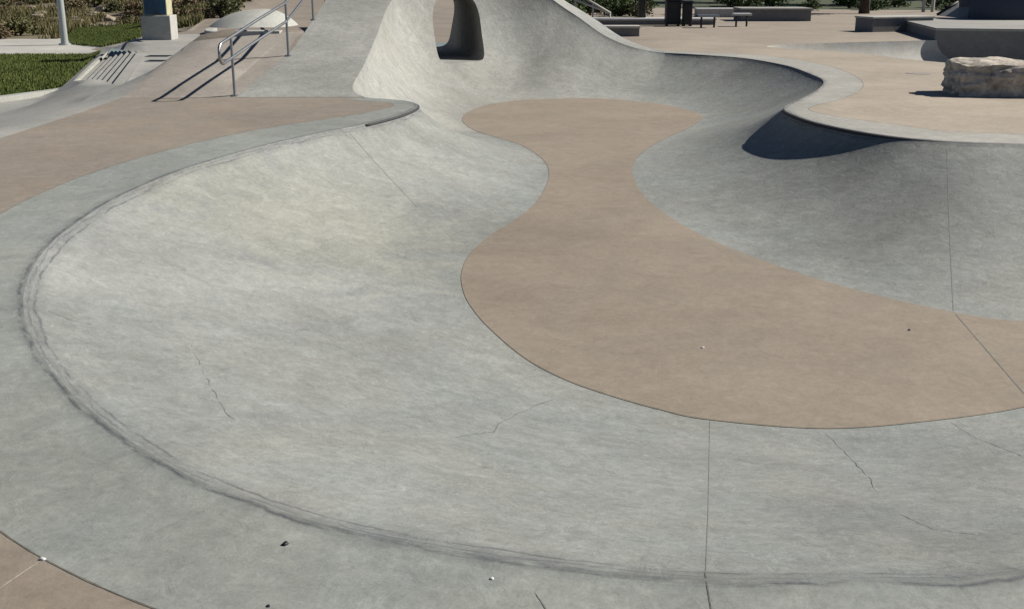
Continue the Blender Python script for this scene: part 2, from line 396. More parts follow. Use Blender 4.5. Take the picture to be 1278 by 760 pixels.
# outline of the second, smaller bowl beyond the deck
pc = [P(957, 58.6), P(975, 60.3), P(1000, 61.8), P(1050, 65), P(1100, 70), P(1140, 75), P(1200, 80), P(1278, 84.5), P(1400, 91), P(1480, 88), P(1500, 72), P(1420, 56), P(1278, 51), P(1200, 50), P(1130, 51.6), P(1080, 52.8), P(1030, 54.2), P(990, 55.8), P(965, 57.2)]
PIT = []
for i in range(len(pc)):
    for k in range(6): PIT.append(crm(pc[i - 1], pc[i], pc[(i + 1) % len(pc)], pc[(i + 2) % len(pc)], k / 6))
pit_s = 1 if sum(PIT[k - 1].x * PIT[k].y - PIT[k].x * PIT[k - 1].y for k in range(len(PIT))) > 0 else -1
pitpoly = [(p.x, p.y) for p in PIT]
_ed = [PR(a_, b_) for a_, b_ in ((293, 122), (346, 80), (363, 65), (392, 24), (407, 0))]
def edge_x(y):
    for p, q in zip(_ed, _ed[1:]):
        if y <= q.y: break
    return lerp(p.x, q.x, (y - p.y) / (q.y - p.y))
# mound footprint (outer ground edge)
foot = [(edge_x(Y0 + k), Y0 + k) for k in range(6)] + [(edge_x(25), 25), (-4.85, 28.3), (-4.4, 30.6), (-2.4, 32.0), (0.6, 32.0), (2.3, 30.9), (3.1, 29.9), (3.7, 28.9)]
hole = [(p.x, p.y) for p in outer]
i0 = bidx.index(I_RAMP * SUB, len(bidx) // 2)
lipr = ALL[I_RAMP * SUB][0]
holepoly = hole + [(lipr.x, lipr.y)] + foot + [(ALL[I_END * SUB][0].x, ALL[I_END * SUB][0].y + 0.02)]
st_bl, st_br = P(93, 115, LOW), P(152, 110.5, 0)
st_tl, st_tr = P(140, 67.5, LOW), P(181, 67.5, 0)
def X(a): return [(p.x, p.y) for p in a]
zone_polys = {}
zone_polys['lawn_near'] = X([P(-260, 165, LOW), P(0, 126, LOW), P(78, 115.5, LOW), P(127, 69.5, LOW), P(0, 69.5, LOW), P(-330, 69.5, LOW)])
zone_polys['lawn_far'] = X([P(90, 56, LOW), P(129, 60.5, LOW), P(172, 57, LOW), P(186, 49, LOW), P(186, 37, LOW), P(96, 37, LOW), P(84, 47, LOW)])
zone_polys['tan_left'] = [(outer[i0 - 4].x, outer[i0 - 4].y)]
LT = [P(335, 52, .35), P(285, 76), P(180, 112), P(100, 141), P(0, 173), P(-200, 245), P(-500, 400)]
zone_polys['stairs'] = X([st_bl, st_br, st_tr, st_tl])
zone_polys['grey_walk'] = X([P(-500, 400), P(-200, 245), P(0, 173), P(100, 141), P(180, 112), P(285, 76), P(332, 50, .5), P(345, 38, .6), P(345, 22, .3), P(240, 46), P(180, 53), P(130, 60.5, LOW)]) + \
    [(-12.9, 34.5), (-11.9, 33), (-9.2, 22.3), (-9.6, 19), (-9.8, 14), (-10.6, 0), (-11.2, -20)]
zone_polys['dirt_left'] = X([P(0, 49, LOW), P(72, 49, LOW), P(84, 47, LOW), P(96, 37, LOW), P(186, 37, LOW), P(232, 38, 0), P(258, 22, 0), P(345, 8, 0)]) + [(-6, 75), (-5, 400), (-400, 400), (-400, 34)]
zone_polys['lawn_right'] = [(3, 62), (14, 58), (24, 56), (40, 56), (40, 130), (-4, 130), (-4, 62)]
verts, loops = [], []
def addloop(poly, closed=True):
    s = len(verts); verts.extend(poly); loops.append(list(range(s, s + len(poly))))
addloop(holepoly); addloop(pitpoly); addloop([(-7.0, Y0), (-4.75, Y0), (-4.3, Y0 + 4.2), (-7.0, Y0 + 4.2)])
for k in ('lawn_near', 'lawn_far', 'stairs', 'grey_walk', 'lawn_right', 'dirt_left'): addloop(zone_polys[k])
addloop([(-3000, -1500), (3000, -1500), (3000, 5000), (-3000, 5000)])
for gx in range(-40, 41):
    for gy in range(-4, 60):
        x, y = gx * 0.5 - 0.11, gy * 0.75 + 0.13
        if x < -3 and not inside((x, y), holepoly): verts.append((x, y))
for gx in range(-30, 30):
    for gy in range(0, 40): verts.append((gx * 2.5 + 0.3, 44 + gy * 2.5 + 0.2))
for i in range(1, 40): verts.append((edge_x(Y0 + i * .33) - .04, Y0 + i * 0.33))
def zone(c):
    if inside(c, holepoly) or inside(c, pitpoly): return None
    if inside(c, zone_polys['stairs']): return None
    for k in ('lawn_near', 'lawn_far', 'dirt_left', 'lawn_right', 'grey_walk'):
        if inside(c, zone_polys[k]): return k
    if -7.0 < c[0] < -4.1 and Y0 < c[1] < Y0 + 4.2: return 'bank'
    if c[0] < -9.6 and sdist(*c) < 0.0: return 'grey_walk' if c[1] < 30 else ('path' if c[1] < 60 else 'dirt_left')
    if c[0] < -7.6 and 10 < c[1] < 36: return 'grey_walk'
    if c[1] > 130 or abs(c[0]) > 70 or c[1] < -25: return 'dirt_left'
    return 'deck'
ov, of = cdt(verts, loops, zone)
znames = {'deck': ('deck', 'deck'), 'lawn_near': ('lawn', 'lawn'), 'lawn_far': ('lawn', 'lawn'), 'lawn_right': ('lawn', 'lawn'), 'grey_walk': ('walkway', 'path'), 'path': ('path', 'pale'), 'bank': ('bank', 'bankm'), 'dirt_left': ('terrain', 'dirt')}
GZ = [G(v.x, v.y) for v in ov]
ZO = {}
for z in ('deck', 'bank', 'grey_walk', 'path', 'lawn_near', 'lawn_far', 'lawn_right', 'dirt_left'):
    ff = [f for zz, f in of if zz == z]
    if not ff: continue
    rem, V = {}, []
    nf = []
    for f in ff:
        g = []
        for i in f:
            if i not in rem: rem[i] = len(V); V.append(Vector((ov[i].x, ov[i].y, GZ[i])))
            g.append(rem[i])
        nf.append(g)
    nm, mt = znames[z]
    o = mesh_obj(nm, V, nf, M[mt], None, True); tag(o, kind='structure')
    if z == 'deck': deck = o
    ZO[z] = o

# ------------------------------------------------------------------ mound with tunnel
bm = bmesh.new(); rings = []
backs = {22: ((edge_x(Y0), Y0, 0.0), (edge_x(Y0) - .02, Y0, -.05)), 23: ((edge_x(sec[23][0].y), None, None), None), 24: ((edge_x(sec[24][0].y), None, None), None), 25: ((edge_x(sec[25][0].y), None, None), None), 26: ((edge_x(25), 25.0, None), None),
         27: ((-4.2, 27.4, 1.55), (-4.8, 28.3, -.1)), 28: ((-2.6, 29.4, 1.95), (-3.6, 31.4, -.1)), 29: ((.2, 29.7, 1.75), (.4, 32.0, -.1)), 30: ((1.5, 29.3, 1.1), (2.2, 30.8, -.1)),
         31: ((2.1, 29.1, .75), (2.9, 30.0, -.1)), 32: ((2.7, 28.8, .36), (3.3, 29.5, -.1)), 33: ((3.3, 28.5, .12), (3.7, 28.9, -.1)), 34: ((3.95, 28.35, 0.0), (4.0, 28.5, -.1))}
BT, BB = {}, {}
for i in range(22, 35):
    lip = sec[i][0]; a, b = backs[i]
    a = Vector((a[0], lip.y if a[1] is None else a[1], lip.z if a[2] is None else a[2]))
    b = Vector((a.x - 0.03, a.y, -.15)) if b is None else Vector(b)
    BT[i], BB[i] = a, b
def csamp(dct, i, t):
    g = lambda j: dct[max(22, min(34, j))]
    return crm(g(i - 1), g(i), g(i + 1), g(i + 2), t)
MS = 10
for i in range(22, 34):
    for s in range(MS + (1 if i == 33 else 0)):
        t = s / MS; a = samp(i + t)
        lip = a[0].copy()
        if i < 26 and i >= 22: lip.z = max(0.0, ramp_z(lip.y)) if lip.y > Y0 else 0.0
        fl_ = a[1].copy(); fl_.z = -D
        pr = profile((lip, fl_, a[2], a[3], 0), 30)
        bt, bb = csamp(BT, i, t), csamp(BB, i, t)
        if i < 26: bt = Vector((edge_x(lip.y if i > 22 or s else Y0), lip.y if i > 22 or s else Y0, lip.z))
        ring = pr + [lip.lerp(bt, k / 5) for k in range(1, 5)] + [bt] + [bt.lerp(bb, k / 6) for k in range(1, 7)] + [Vector((bb.x, bb.y, -1.4)), Vector((fl_.x, fl_.y, -1.4))]
        rings.append([bm.verts.new(p) for p in ring])
for A, B in zip(rings, rings[1:]):
    n = len(A)
    for k in range(n):
        try: bm.faces.new((A[k], A[(k + 1) % n], B[(k + 1) % n], B[k]))
        except ValueError: pass
bm.faces.new(rings[0][::-1]); bm.faces.new(rings[-1])
mound = bm_obj('tunnel_mound', bm, M['mound'], None, True)
# arch cutter
ax = Vector((-0.215, 0.976, 0)).normalized(); sx_ = Vector((ax.y, -ax.x, 0))
c0 = Vector((-1.20, 26.5, 0)) - ax * 2.2
prof = []
for k in range(48):
    a_ = 2 * pi * k / 48; e_ = 2 / 2.7 if sin(a_) > 0 else 2 / 7.0
    prof.append((0.61 * math.copysign(abs(cos(a_)) ** e_, cos(a_)), 0.66 + (0.78 if sin(a_) > 0 else 0.74) * math.copysign(abs(sin(a_)) ** e_, sin(a_))))
cb = bmesh.new()
r1 = [cb.verts.new(c0 + sx_ * x + Vector((0, 0, z))) for x, z in prof]
r2 = [cb.verts.new(c0 + ax * 9 + sx_ * x + Vector((0, 0, z))) for x, z in prof]
n = len(prof)
for k in range(n): cb.faces.new((r1[k], r1[(k + 1) % n], r2[(k + 1) % n], r2[k]))
cb.faces.new(r1[::-1]); cb.faces.new(r2)
cutter = bm_obj('cutter', cb, M['mound'])
md = mound.modifiers.new('b', 'BOOLEAN'); md.object = cutter; md.operation = 'DIFFERENCE'; md.solver = 'EXACT'
bpy.context.view_layer.update()
dg = bpy.context.evaluated_depsgraph_get()
nm = bpy.data.meshes.new_from_object(mound.evaluated_get(dg)); mound.modifiers.clear()
old = mound.data; mound.data = nm; bpy.data.meshes.remove(old); nm.name = 'tunnel_mound'
bpy.data.objects.remove(cutter)
nm.polygons.foreach_set('use_smooth', [True] * len(nm.polygons)); nm.set_sharp_from_angle(angle=radians(35))
tag(mound, 'pale concrete mound with a ramp up one side and an arched tunnel through it', 'skate mound')

# ------------------------------------------------------------------ surface for decals
def bvh_of(objs):
    V, Fc = [], []
    for o in objs:
        s = len(V); V += [v.co.copy() for v in o.data.vertices]; Fc += [[i + s for i in p.vertices] for p in o.data.polygons]
    return BVHTree.FromPolygons(V, Fc)
SURF = bvh_of([bowl, fl, band, deck, mound])
def hit(px, py):
    d = ray(px, py).normalized(); p, nrm, i, dist = SURF.ray_cast(Vector((0, 0, CAMH)), d)
    if p is None: return P(px, py), Vector((0, 0, 1))
    if nrm.dot(d) > 0: nrm = -nrm
    return p, nrm
def ribbon(name, pix, width, m, parent, jit=0.0, step=6):
    pp = []
    for (a, b), (c, d) in zip(pix, pix[1:]):
        n = max(2, int(hypot(c - a, d - b) / step))
        for k in range(n): pp.append((lerp(a, c, k / n), lerp(b, d, k / n)))
    pp.append(pix[-1])
    pts3 = []
    for (a, b) in pp:
        p, nn = hit(a, b)
        if jit: p = p + Vector((random.uniform(-jit, jit), random.uniform(-jit, jit), 0))
        pts3.append((p, nn))
    vs, fs = [], []
    for i, (p, nn) in enumerate(pts3):
        t = pts3[min(i + 1, len(pts3) - 1)][0] - pts3[max(i - 1, 0)][0]
        s = t.cross(nn).normalized(); wv = width * (1 if not jit else random.uniform(0.4, 1.3)) / 2
        if jit and i in (0, len(pts3) - 1): wv *= 0.2
        up = nn * 0.0015
        vs += [p + s * wv + up, p - s * wv + up]
    for i in range(len(pts3) - 1): fs.append((2 * i, 2 * i + 1, 2 * i + 3, 2 * i + 2))
    return mesh_obj(name, vs, fs, m, parent)
ribbon('joint', [(1182, 186), (1184, 260), (1187, 330), (1190, 388)], 0.009, M['faint'], bowl)
ribbon('joint', [(1190, 389), (1278, 491)], 0.009, M['crackm'], bowl)
ribbon('joint', [(886, 525), (884, 640), (881, 712)], 0.004, M['faint'], bowl)
ribbon('joint', [(880, 714), (884, 740), (890, 775)], 0.005, M['joint'], bowl)
ribbon('joint', [(436, 166), (470, 205), (520, 258)], 0.009, M['faint'], bowl)
jv, jf = [], []
jr = random.Random(3)
for i, p in enumerate(outer):
    t = (outer[min(i + 1, len(outer) - 1)] - outer[max(i - 1, 0)]).normalized(); q = Vector((t.y, -t.x, 0)) * jr.uniform(.002, .0045)
    jv += [p + q + Vector((0, 0, .0015)), p - q + Vector((0, 0, .0015))]
for i in range(len(outer) - 1): jf.append((2 * i, 2 * i + 1, 2 * i + 3, 2 * i + 2))
mesh_obj('joint', jv, jf, M['joint'], bowl)
ribbon('joint', [(-5, 737), (53, 698)], 0.005, M['pale'], bowl, 0.001)
ribbon('crack', [(692, 498), (668, 506), (640, 520), (622, 528), (617, 539), (590, 542), (568, 546)], 0.006, M['crackm'], bowl, 0.006, 5)
ribbon('crack', [(368, 415), (372, 411), (388, 412)], 0.009, M['crackm'], bowl, 0.004, 4)
ribbon('crack', [(238, 430), (252, 460), (270, 495), (285, 520), (294, 524)], 0.004, M['faint'], bowl, 0.01, 5)
ribbon('crack', [(1030, 540), (1060, 570), (1086, 597), (1094, 615)], 0.004, M['faint'], bowl, 0.006, 5)
ribbon('crack', [(1185, 526), (1215, 545), (1278, 570)], 0.004, M['crackm'], bowl, 0.004, 6)
ribbon('crack', [(1120, 640), (1165, 660), (1225, 668)], 0.005, M['faint'], bowl, 0.004, 6)
ribbon('crack', [(668, 738), (676, 750), (684, 764)], 0.006, M['crackm'], bowl, 0.003, 5)
ribbon('crack', [(60, 388), (90, 400), (118, 405)], 0.008, M['faint'], bowl, 0.008, 5)
# steel coping along the two sharp lips
def coping(k0, k1, out=0.0):
    bm = bmesh.new(); pts_ = []
    for k in range(k0, k1 + 1, 2):
        a = ALL[k % NT]; d = (a[1] - a[0]); d.z = 0; d.normalize()
        pts_.append(a[0] + d * 0.012 + Vector((0, 0, -0.026)))
    add_tube(bm, pts_, 0.022, 10)
    return bm_obj('coping', bm, M['coping'], bowl, True)
coping(int(17.0 * SUB), int(20.4 * SUB))
coping(int(43.3 * SUB), int(49.6 * SUB))

# ------------------------------------------------------------------ handrail beside the ramp
_rl = [PR(290, 122), PR(325, 95), PR(360, 70), PR(391, 25)]
def rail_x(y):
    for p, q in zip(_rl, _rl[1:]):
        if y <= q.y: break
    return lerp(p.x, q.x, max(-.3, min(1.6, (y - p.y) / (q.y - p.y))))
RAILX = rail_x(Y0)
def rail_pt(y, h): return Vector((rail_x(y), y, max(0.0, ramp_z(y)) + h))
rail = empty('handrail', (RAILX, Y0 + 0.05, 0))
tag(rail, 'galvanised two-bar handrail with looped end climbing the ramp beside the mound', 'handrail')
def local(o, root): o.matrix_parent_inverse = Matrix.Translation(-root.location)
yA, yB = Y0 + 0.05, 27.2
py_ = [Y0 + 0.10, PR(360, 70).y, PR(391, 25).y, 26.9]
for k, y in enumerate(py_):
    bm = bmesh.new(); b = rail_pt(y, 0); add_tube(bm, [b + Vector((0, 0, -.05)), b + Vector((0, 0, .90))], 0.022)
    o = bm_obj('post', bm, M['steel'], rail, True, 40); local(o, rail)
    bm = bmesh.new(); add_tube(bm, [b + Vector((0, 0, -.02)), b + Vector((0, 0, .012))], 0.06, 14)
    o2 = bm_obj('base_plate', bm, M['steel'], o, True, 40)
bm = bmesh.new()
sl_ = 0.195; yE = yA - 0.30; R_ = 0.14
def bar(y, h): return Vector((rail_x(y), y, sl_ * (y - Y0) + h))
top = [bar(yB - (yB - yE) * k / 14, 0.92) for k in range(15)]
low_ = [bar(yE + (yB - yE) * k / 14, 0.60) for k in range(15)]
loop_ = []
for k in range(1, 10):
    a = pi / 2 + pi * k / 10
    c = bar(yE, 0.76); loop_.append(Vector((rail_x(c.y + cos(a) * 0.13), c.y + cos(a) * 0.13, c.z + sin(a) * 0.16)))
add_tube(bm, top + loop_ + low_, 0.024, 12)
o = bm_obj('rail_bar', bm, M['steel'], rail, True, 60); local(o, rail)

# ------------------------------------------------------------------ stair flight down to the lawn
stair = empty('stair_flight', tuple(st_br))
tag(stair, 'flight of long shallow concrete steps beside the lawn', 'stairs')
NSTEP = 7
for k in range(NSTEP):
    t0, t1 = k / NSTEP, (k + 1) / NSTEP
    a, b = st_bl.lerp(st_br, t0), st_bl.lerp(st_br, t1); c, d = st_tl.lerp(st_tr, t0), st_tl.lerp(st_tr, t1)
    zt = LOW * (1 - t1) + 0.004
    vs = [Vector((p.x, p.y, z)) for z in (LOW - .3, zt) for p in (a, b, d, c)]
    o = mesh_obj('step', vs, [(0, 3, 2, 1), (4, 5, 6, 7), (0, 1, 5, 4), (1, 2, 6, 5), (2, 3, 7, 6), (3, 0, 4, 7)], M['path'], stair); local(o, stair)
# kerb round the lawn
def strip(name, pts_, width, h, m, parent=None, base=None):
    vs, fs = [], []
    for i, p in enumerate(pts_):
        t = (pts_[min(i + 1, len(pts_) - 1)] - pts_[max(i - 1, 0)]); t.z = 0; t.normalize(); s_ = Vector((t.y, -t.x, 0)) * width / 2
        zb = p.z if base is None else base(p)
        for q, z in ((p - s_, zb - .25), (p - s_, zb + h - .01), (p - s_ * .8, zb + h), (p + s_ * .8, zb + h), (p + s_, zb + h - .01), (p + s_, zb - .25)): vs.append(Vector((q.x, q.y, z)))
    for i in range(len(pts_) - 1):
        for k in range(5): fs.append((i * 6 + k, i * 6 + k + 1, i * 6 + k + 7, i * 6 + k + 6))
    fs.append(tuple(range(6))); fs.append(tuple(range(len(vs) - 1, len(vs) - 7, -1)))
    return mesh_obj(name, vs, fs, m, parent)
kp = [P(-260, 165, LOW), P(-120, 143, LOW), P(0, 127, LOW), P(45, 121, LOW), P(80, 116, LOW), P(103, 94, LOW), P(129, 69, LOW)]
kb = strip('lawn_kerb', kp, 0.30, 0.10, M['kerb']); tag(kb, 'pale concrete kerb bordering the lawn beside the steps', 'kerb')
# flat dark slabs drawn as shadow streaks at the head of the steps
dr = empty('shadow_streaks', tuple(P(197, 74))); tag(dr, 'pair of flat dark slabs drawn as shadow streaks on the walkway at the head of the steps', 'shadow streak')
for (x0, x1, y) in ((184, 212, 70.5), (184, 206, 76.5)):
    a, b = P(x0, y), P(x1, y); bm = bmesh.new()
    add_box(bm, (a + b) / 2 + Vector((0, 0, .004)) - Vector(dr.location), ((b - a).length, 0.42, 0.012))
    bm_obj('shadow_streak', bm, M['darkm'], dr)
# hump and kerb on the far side of the walkway
hc = P(300, 36); HX, HY, HZ = 1.55, 2.2, 0.66
vs, fs = [], []
for r in range(15):
    for k in range(48):
        a = 2 * pi * k / 48; q = r / 14
        x, y = cos(a) * HX * q, sin(a) * HY * q
        z = HZ * (1 - q ** 2.6) * (0.75 + 0.25 * smoothstep(-1, 1, x / HX))
        vs.append(Vector((hc.x + x, hc.y + HY + y, z - 0.02)))
for r in range(14):
    for k in range(48): fs.append((r * 48 + k, r * 48 + (k + 1) % 48, (r + 1) * 48 + (k + 1) % 48, (r + 1) * 48 + k))
hump = mesh_obj('skate_hump', vs, fs, M['kerb'], None, True); tag(hump, 'rounded pale concrete hump behind the handrail', 'skate hump')
arcp = [Vector((P(262, 46).x + 1.0 - 1.5 * sin(t * 0.22), P(262, 46).y - .2 + 2.6 * (1 - cos(t * 0.22)), 0)) for t in range(0, 8)]
ak = strip('walk_kerb', arcp, 0.28, 0.14, M['kerb']); tag(ak, 'short curved pale kerb between painted cabinet and hump', 'kerb')
def block(name, px0, px1, pyb, h, depth, m, label, cat, rz=0.0, cap=None, z0=0.0, bev=0.015, group=None):
    a, b = P(px0, pyb, z0), P(px1, pyb, z0); wd = (b - a).length
    root = empty(name, tuple((a + b) / 2 + Vector((0, depth / 2, 0))), rz)
    tag(root, label, cat, group)
    bm = bmesh.new(); add_box(bm, (0, 0, h / 2 - .02), (wd, depth, h + .04), bev); bm_obj('body', bm, m, root)
    if cap:
        bm = bmesh.new(); add_box(bm, (0, 0, h + cap[1] / 2), (wd + cap[0] * 2, depth + cap[0] * 2, cap[1]), bev); bm_obj('cap', bm, cap[2], root)
    return root
YT = Y0 + 0.80 / 0.195
te = strip('bank_edge', [Vector((x, YT + .1, 0)) for x in (-5.35, -5.0, -4.75, -4.5)], 0.3, .03, M['kerb'], None, lambda p: G(p.x, p.y)); tag(te, 'pale edge strip along the top of the bank beside the handrail', 'edging')

# ------------------------------------------------------------------ painted cabinet on a pedestal
cb_ = P(195, 50.5); cab = empty('utility_cabinet', (cb_.x, cb_.y + .42, 0), radians(3))
tag(cab, 'blue painted cabinet on a square concrete pedestal beside the far lawn', 'cabinet')
bm = bmesh.new(); add_box(bm, (0, 0, .33), (.84, .84, .70), .02); bm_obj('pedestal', bm, M['pale'], cab)
bm = bmesh.new(); add_box(bm, (0, 0, 1.23), (.66, .66, 1.10), .015); body = bm_obj('cabinet_body', bm, M['sunlit_yellow'], cab)
bm = bmesh.new(); add_box(bm, (0, -.337, 1.23), (.62, .02, 1.04), .006); dr_ = bm_obj('door', bm, M['bluep'], cab)
bm = bmesh.new(); add_box(bm, (.24, -.355, 1.2), (.03, .02, .14), .004); bm_obj('handle', bm, M['steel'], dr_)
bm = bmesh.new(); add_box(bm, (0, 0, 1.81), (.74, .74, .06), .012); bm_obj('roof', bm, M['bluep'], cab)
# ------------------------------------------------------------------ lamp post
lb = P(81, 56.5, LOW); lp = empty('lamp_post', tuple(lb)); tag(lp, 'pale grey round lamp post on the grass beside the path', 'lamp post')
bm = bmesh.new(); add_tube(bm, [(0, 0, -.1), (0, 0, 2), (0, 0, 5), (0, 0, 8)], [.125, .115, .10, .07], 20); bm_obj('pole', bm, M['pole'], lp, True, 50)
bm = bmesh.new(); add_tube(bm, [(0, 0, 0), (0, 0, .05)], .2, 20); bm_obj('base_plate', bm, M['pole'], lp, True, 50)
bm = bmesh.new(); add_tube(bm, [(0, 0, 7.8), (.5, 0, 8.1), (1.3, 0, 8.2)], .04, 10); arm = bm_obj('arm', bm, M['pole'], lp, True)
bm = bmesh.new(); add_box(bm, (1.55, 0, 8.2), (.7, .3, .1), .03); bm_obj('lamp_head', bm, M['steel'], arm)

# ------------------------------------------------------------------ boulder
def rock_mesh(name, size, seed, div=22, flat=0.55, rough=0.12):
    bm = bmesh.new(); bmesh.ops.create_cube(bm, size=2.0)
    bmesh.ops.subdivide_edges(bm, edges=bm.edges[:], cuts=div, use_grid_fill=True)
    off = Vector((seed * 3.1, seed * 7.7, seed * 1.3))
    for v in bm.verts:
        c = v.co.copy(); sph = c.normalized() * 1.15; q = c.lerp(sph, 1 - flat)
        q *= 1 + rough * noise.fractal(c * 1.1 + off, 1.0, 2.0, 5) + rough * .5 * noise.noise(c * 0.7 + off)
        q += c.normalized() * (rough * .35) * abs(noise.noise(Vector((c.x * 2.5, c.y * 2.5, c.z * 3.2)) + off))
        q -= c.normalized() * rough * .7 * max(0, noise.noise(c * 3.2 + off * 2) - .25)
        v.co = Vector((q.x * size[0] / 2, q.y * size[1] / 2, (q.z + .85) * size[2] / 2))
    bmesh.ops.recalc_face_normals(bm, faces=bm.faces)
    me = bpy.data.meshes.new(name); bm.to_mesh(me); bm.free(); me.polygons.foreach_set('use_smooth', [True] * len(me.polygons)); return me
bp_ = P(1243, 121); me = rock_mesh('boulder', (1.66, 1.0, 0.58), 6, 44, .74, .16); me.materials.append(M['rock'])
bo = bpy.data.objects.new('boulder', me); COL.objects.link(bo); bo.location = (bp_.x + .24, bp_.y + .42, -.02); bo.rotation_euler = (0, 0, radians(-7))
tag(bo, 'large blocky limestone boulder standing on the tan deck', 'boulder')
bm = bmesh.new(); q = P(1147, 92); add_tube(bm, [(0, 0, -.02), (0, 0, .006)], .25, 28)
mc = bm_obj('manhole_cover', bm, M['bankm'], None, True, 40); mc.location = tuple(q); mc.scale = (1, 1, 1)
tag(mc, 'round drain cover flush with the deck near the boulder', 'drain cover')

# ------------------------------------------------------------------ raised pad, dark block and ledges on the right
bm = bmesh.new(); NPIT = len(PIT); grid = []
ctr = sum(PIT, Vector()) / NPIT
for i, p in enumerate(PIT):
    t = PIT[(i + 1) % NPIT] - PIT[i - 1]; t.normalize(); q = Vector((-t.y, t.x, 0)) * pit_s
    run = 1.0; col_ = []
    for r in range(13):
        an = r / 12 * pi / 2; w_ = 1 - cos(an)
        col_.append(bm.verts.new(p + q * run * (1 - cos(an)) + Vector((0, 0, -0.85 * sin(an)))))
    grid.append(col_)
for i in range(NPIT):
    A, B = grid[i], grid[(i + 1) % NPIT]
    for r in range(12): bm.faces.new((A[r], B[r], B[r + 1], A[r + 1]))
bm.faces.new([g[-1] for g in grid])
pit = bm_obj('pocket_bowl', bm, M['pale'], None, True, 50); tag(pit, kind='structure')
# the tall block
a, b = P(1165, 50.2), P(1330, 51.5)
a = a + Vector((0, -.10, 0)); b = b + Vector((0, -.5, 0))
def poly_prism(name, base, z0, z1, m, parent=None, top_inset=0.0, bev=0.0):
    bm = bmesh.new(); c = sum((Vector((x, y, 0)) for x, y in base), Vector()) / len(base)
    lo = [bm.verts.new((x, y, z0)) for x, y in base]
    hi = [bm.verts.new((x + (c.x - x) * top_inset, y + (c.y - y) * top_inset, z1)) for x, y in base]; n = len(base)
    for k in range(n): bm.faces.new((lo[k], lo[(k + 1) % n], hi[(k + 1) % n], hi[k]))
    bm.faces.new(lo[::-1]); bm.faces.new(hi)
    if bev: bmesh.ops.bevel(bm, geom=[e for e in bm.edges if all(abs(v.co.z - z1) < 1e-4 for v in e.verts)], offset=bev, segments=2, affect='EDGES')
    return bm_obj(name, bm, m, parent)
BZ = PY(1172, 35.5, a.y).z
blk = empty('skate_block', tuple(a)); tag(blk, 'tall grey concrete skate block with its shaded face behind the boulder', 'skate block')
base = [(a.x, a.y), (b.x, b.y), (b.x + 2.5, b.y + 6), (a.x + 1.2, a.y + 8.0)]
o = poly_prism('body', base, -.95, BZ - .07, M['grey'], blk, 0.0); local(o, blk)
base2 = [(a.x - .02, a.y - .04), (b.x + .05, b.y - .04), (b.x + 2.5, b.y + 6.05), (a.x + 1.2, a.y + 8.05)]
o = poly_prism('top_slab', base2, BZ - .07, BZ, M['path'], blk, 0.0, .02); local(o, blk)
# dark quarter pipe on the block
qa = P(1243, 25.5, BZ); qp = empty('quarter_pipe', (qa.x, qa.y, BZ)); tag(qp, 'dark shaded quarter pipe with rounded corner on top of the tall block', 'quarter pipe')
bm = bmesh.new(); vs = []
NQ = 12
pth = [(-.55, 1.0), (-.45, .55), (-.2, .2), (.15, .05), (.6, 0.0), (1.4, 0.0), (2.6, .05)]
grid = []
for (x, y) in pth:
    col_ = []
    for k in range(NQ + 1):
        an = k / NQ * pi / 2; col_.append(bm.verts.new((x + (.35 if x < 0 else .08) * (1 - cos(an)) , y + .28 * (1 - cos(an)), 1.15 * sin(an) - .01)))
    col_.append(bm.verts.new((x + .5, y + 2.2, 1.13))); col_.append(bm.verts.new((x + .5, y + 2.2, -.01))); grid.append(col_)
for A, B in zip(grid, grid[1:]):
    for k in range(len(A) - 1): bm.faces.new((A[k], B[k], B[k + 1], A[k + 1]))
o = bm_obj('ramp_face', bm, simple('shade_navy_ramp', (0.035, 0.045, 0.075), 0.6), qp, True, 40)  # navy base colour stands in for shade on the concrete
bm = bmesh.new(); add_tube(bm, [(x + .36 if x < 0 else x + .08, y + .28, 1.15) for x, y in pth], .035, 8); bm_obj('coping', bm, M['brownm'], qp, True)
wa = P(1199, 22.5, BZ); bw = empty('bank_wedge', (wa.x, wa.y, BZ)); tag(bw, 'small grey bank wedge leading up to the dark quarter pipe', 'bank')
bm = bmesh.new(); L0 = (P(1240, 24.5, BZ) - wa)
vsw = [(-.1, 0, -.01), (L0.x, -.3, -.01), (L0.x, -.1, .32), (-.1, 2.0, -.01), (L0.x, 2.0, -.01), (L0.x, 2.0, .45)]
vv = [bm.verts.new(v) for v in vsw]
for f in ((0, 1, 2), (0, 2, 5, 3), (3, 5, 4), (1, 4, 5, 2), (0, 3, 4, 1)): bm.faces.new([vv[i] for i in f])
bm_obj('bank_face', bm, M['path'], bw)
bm = bmesh.new(); add_tube(bm, [(-.1, 2.0, 0.02), (L0.x, 2.0, .48)], .05, 8); bm_obj('edge_pipe', bm, M['brownm'], bw, True)
rk = bpy.data.objects.new('round_rock', rock_mesh('round_rock', (.42, .4, .42), 9, 8, .2, .12)); rk.data.materials.append(M['brownm']); COL.objects.link(rk)
rp = P(1198, 20, BZ); rk.location = (rp.x, rp.y + .2, BZ); tag(rk, 'small dark brown rock at the foot of the grey bank wedge', 'rock')

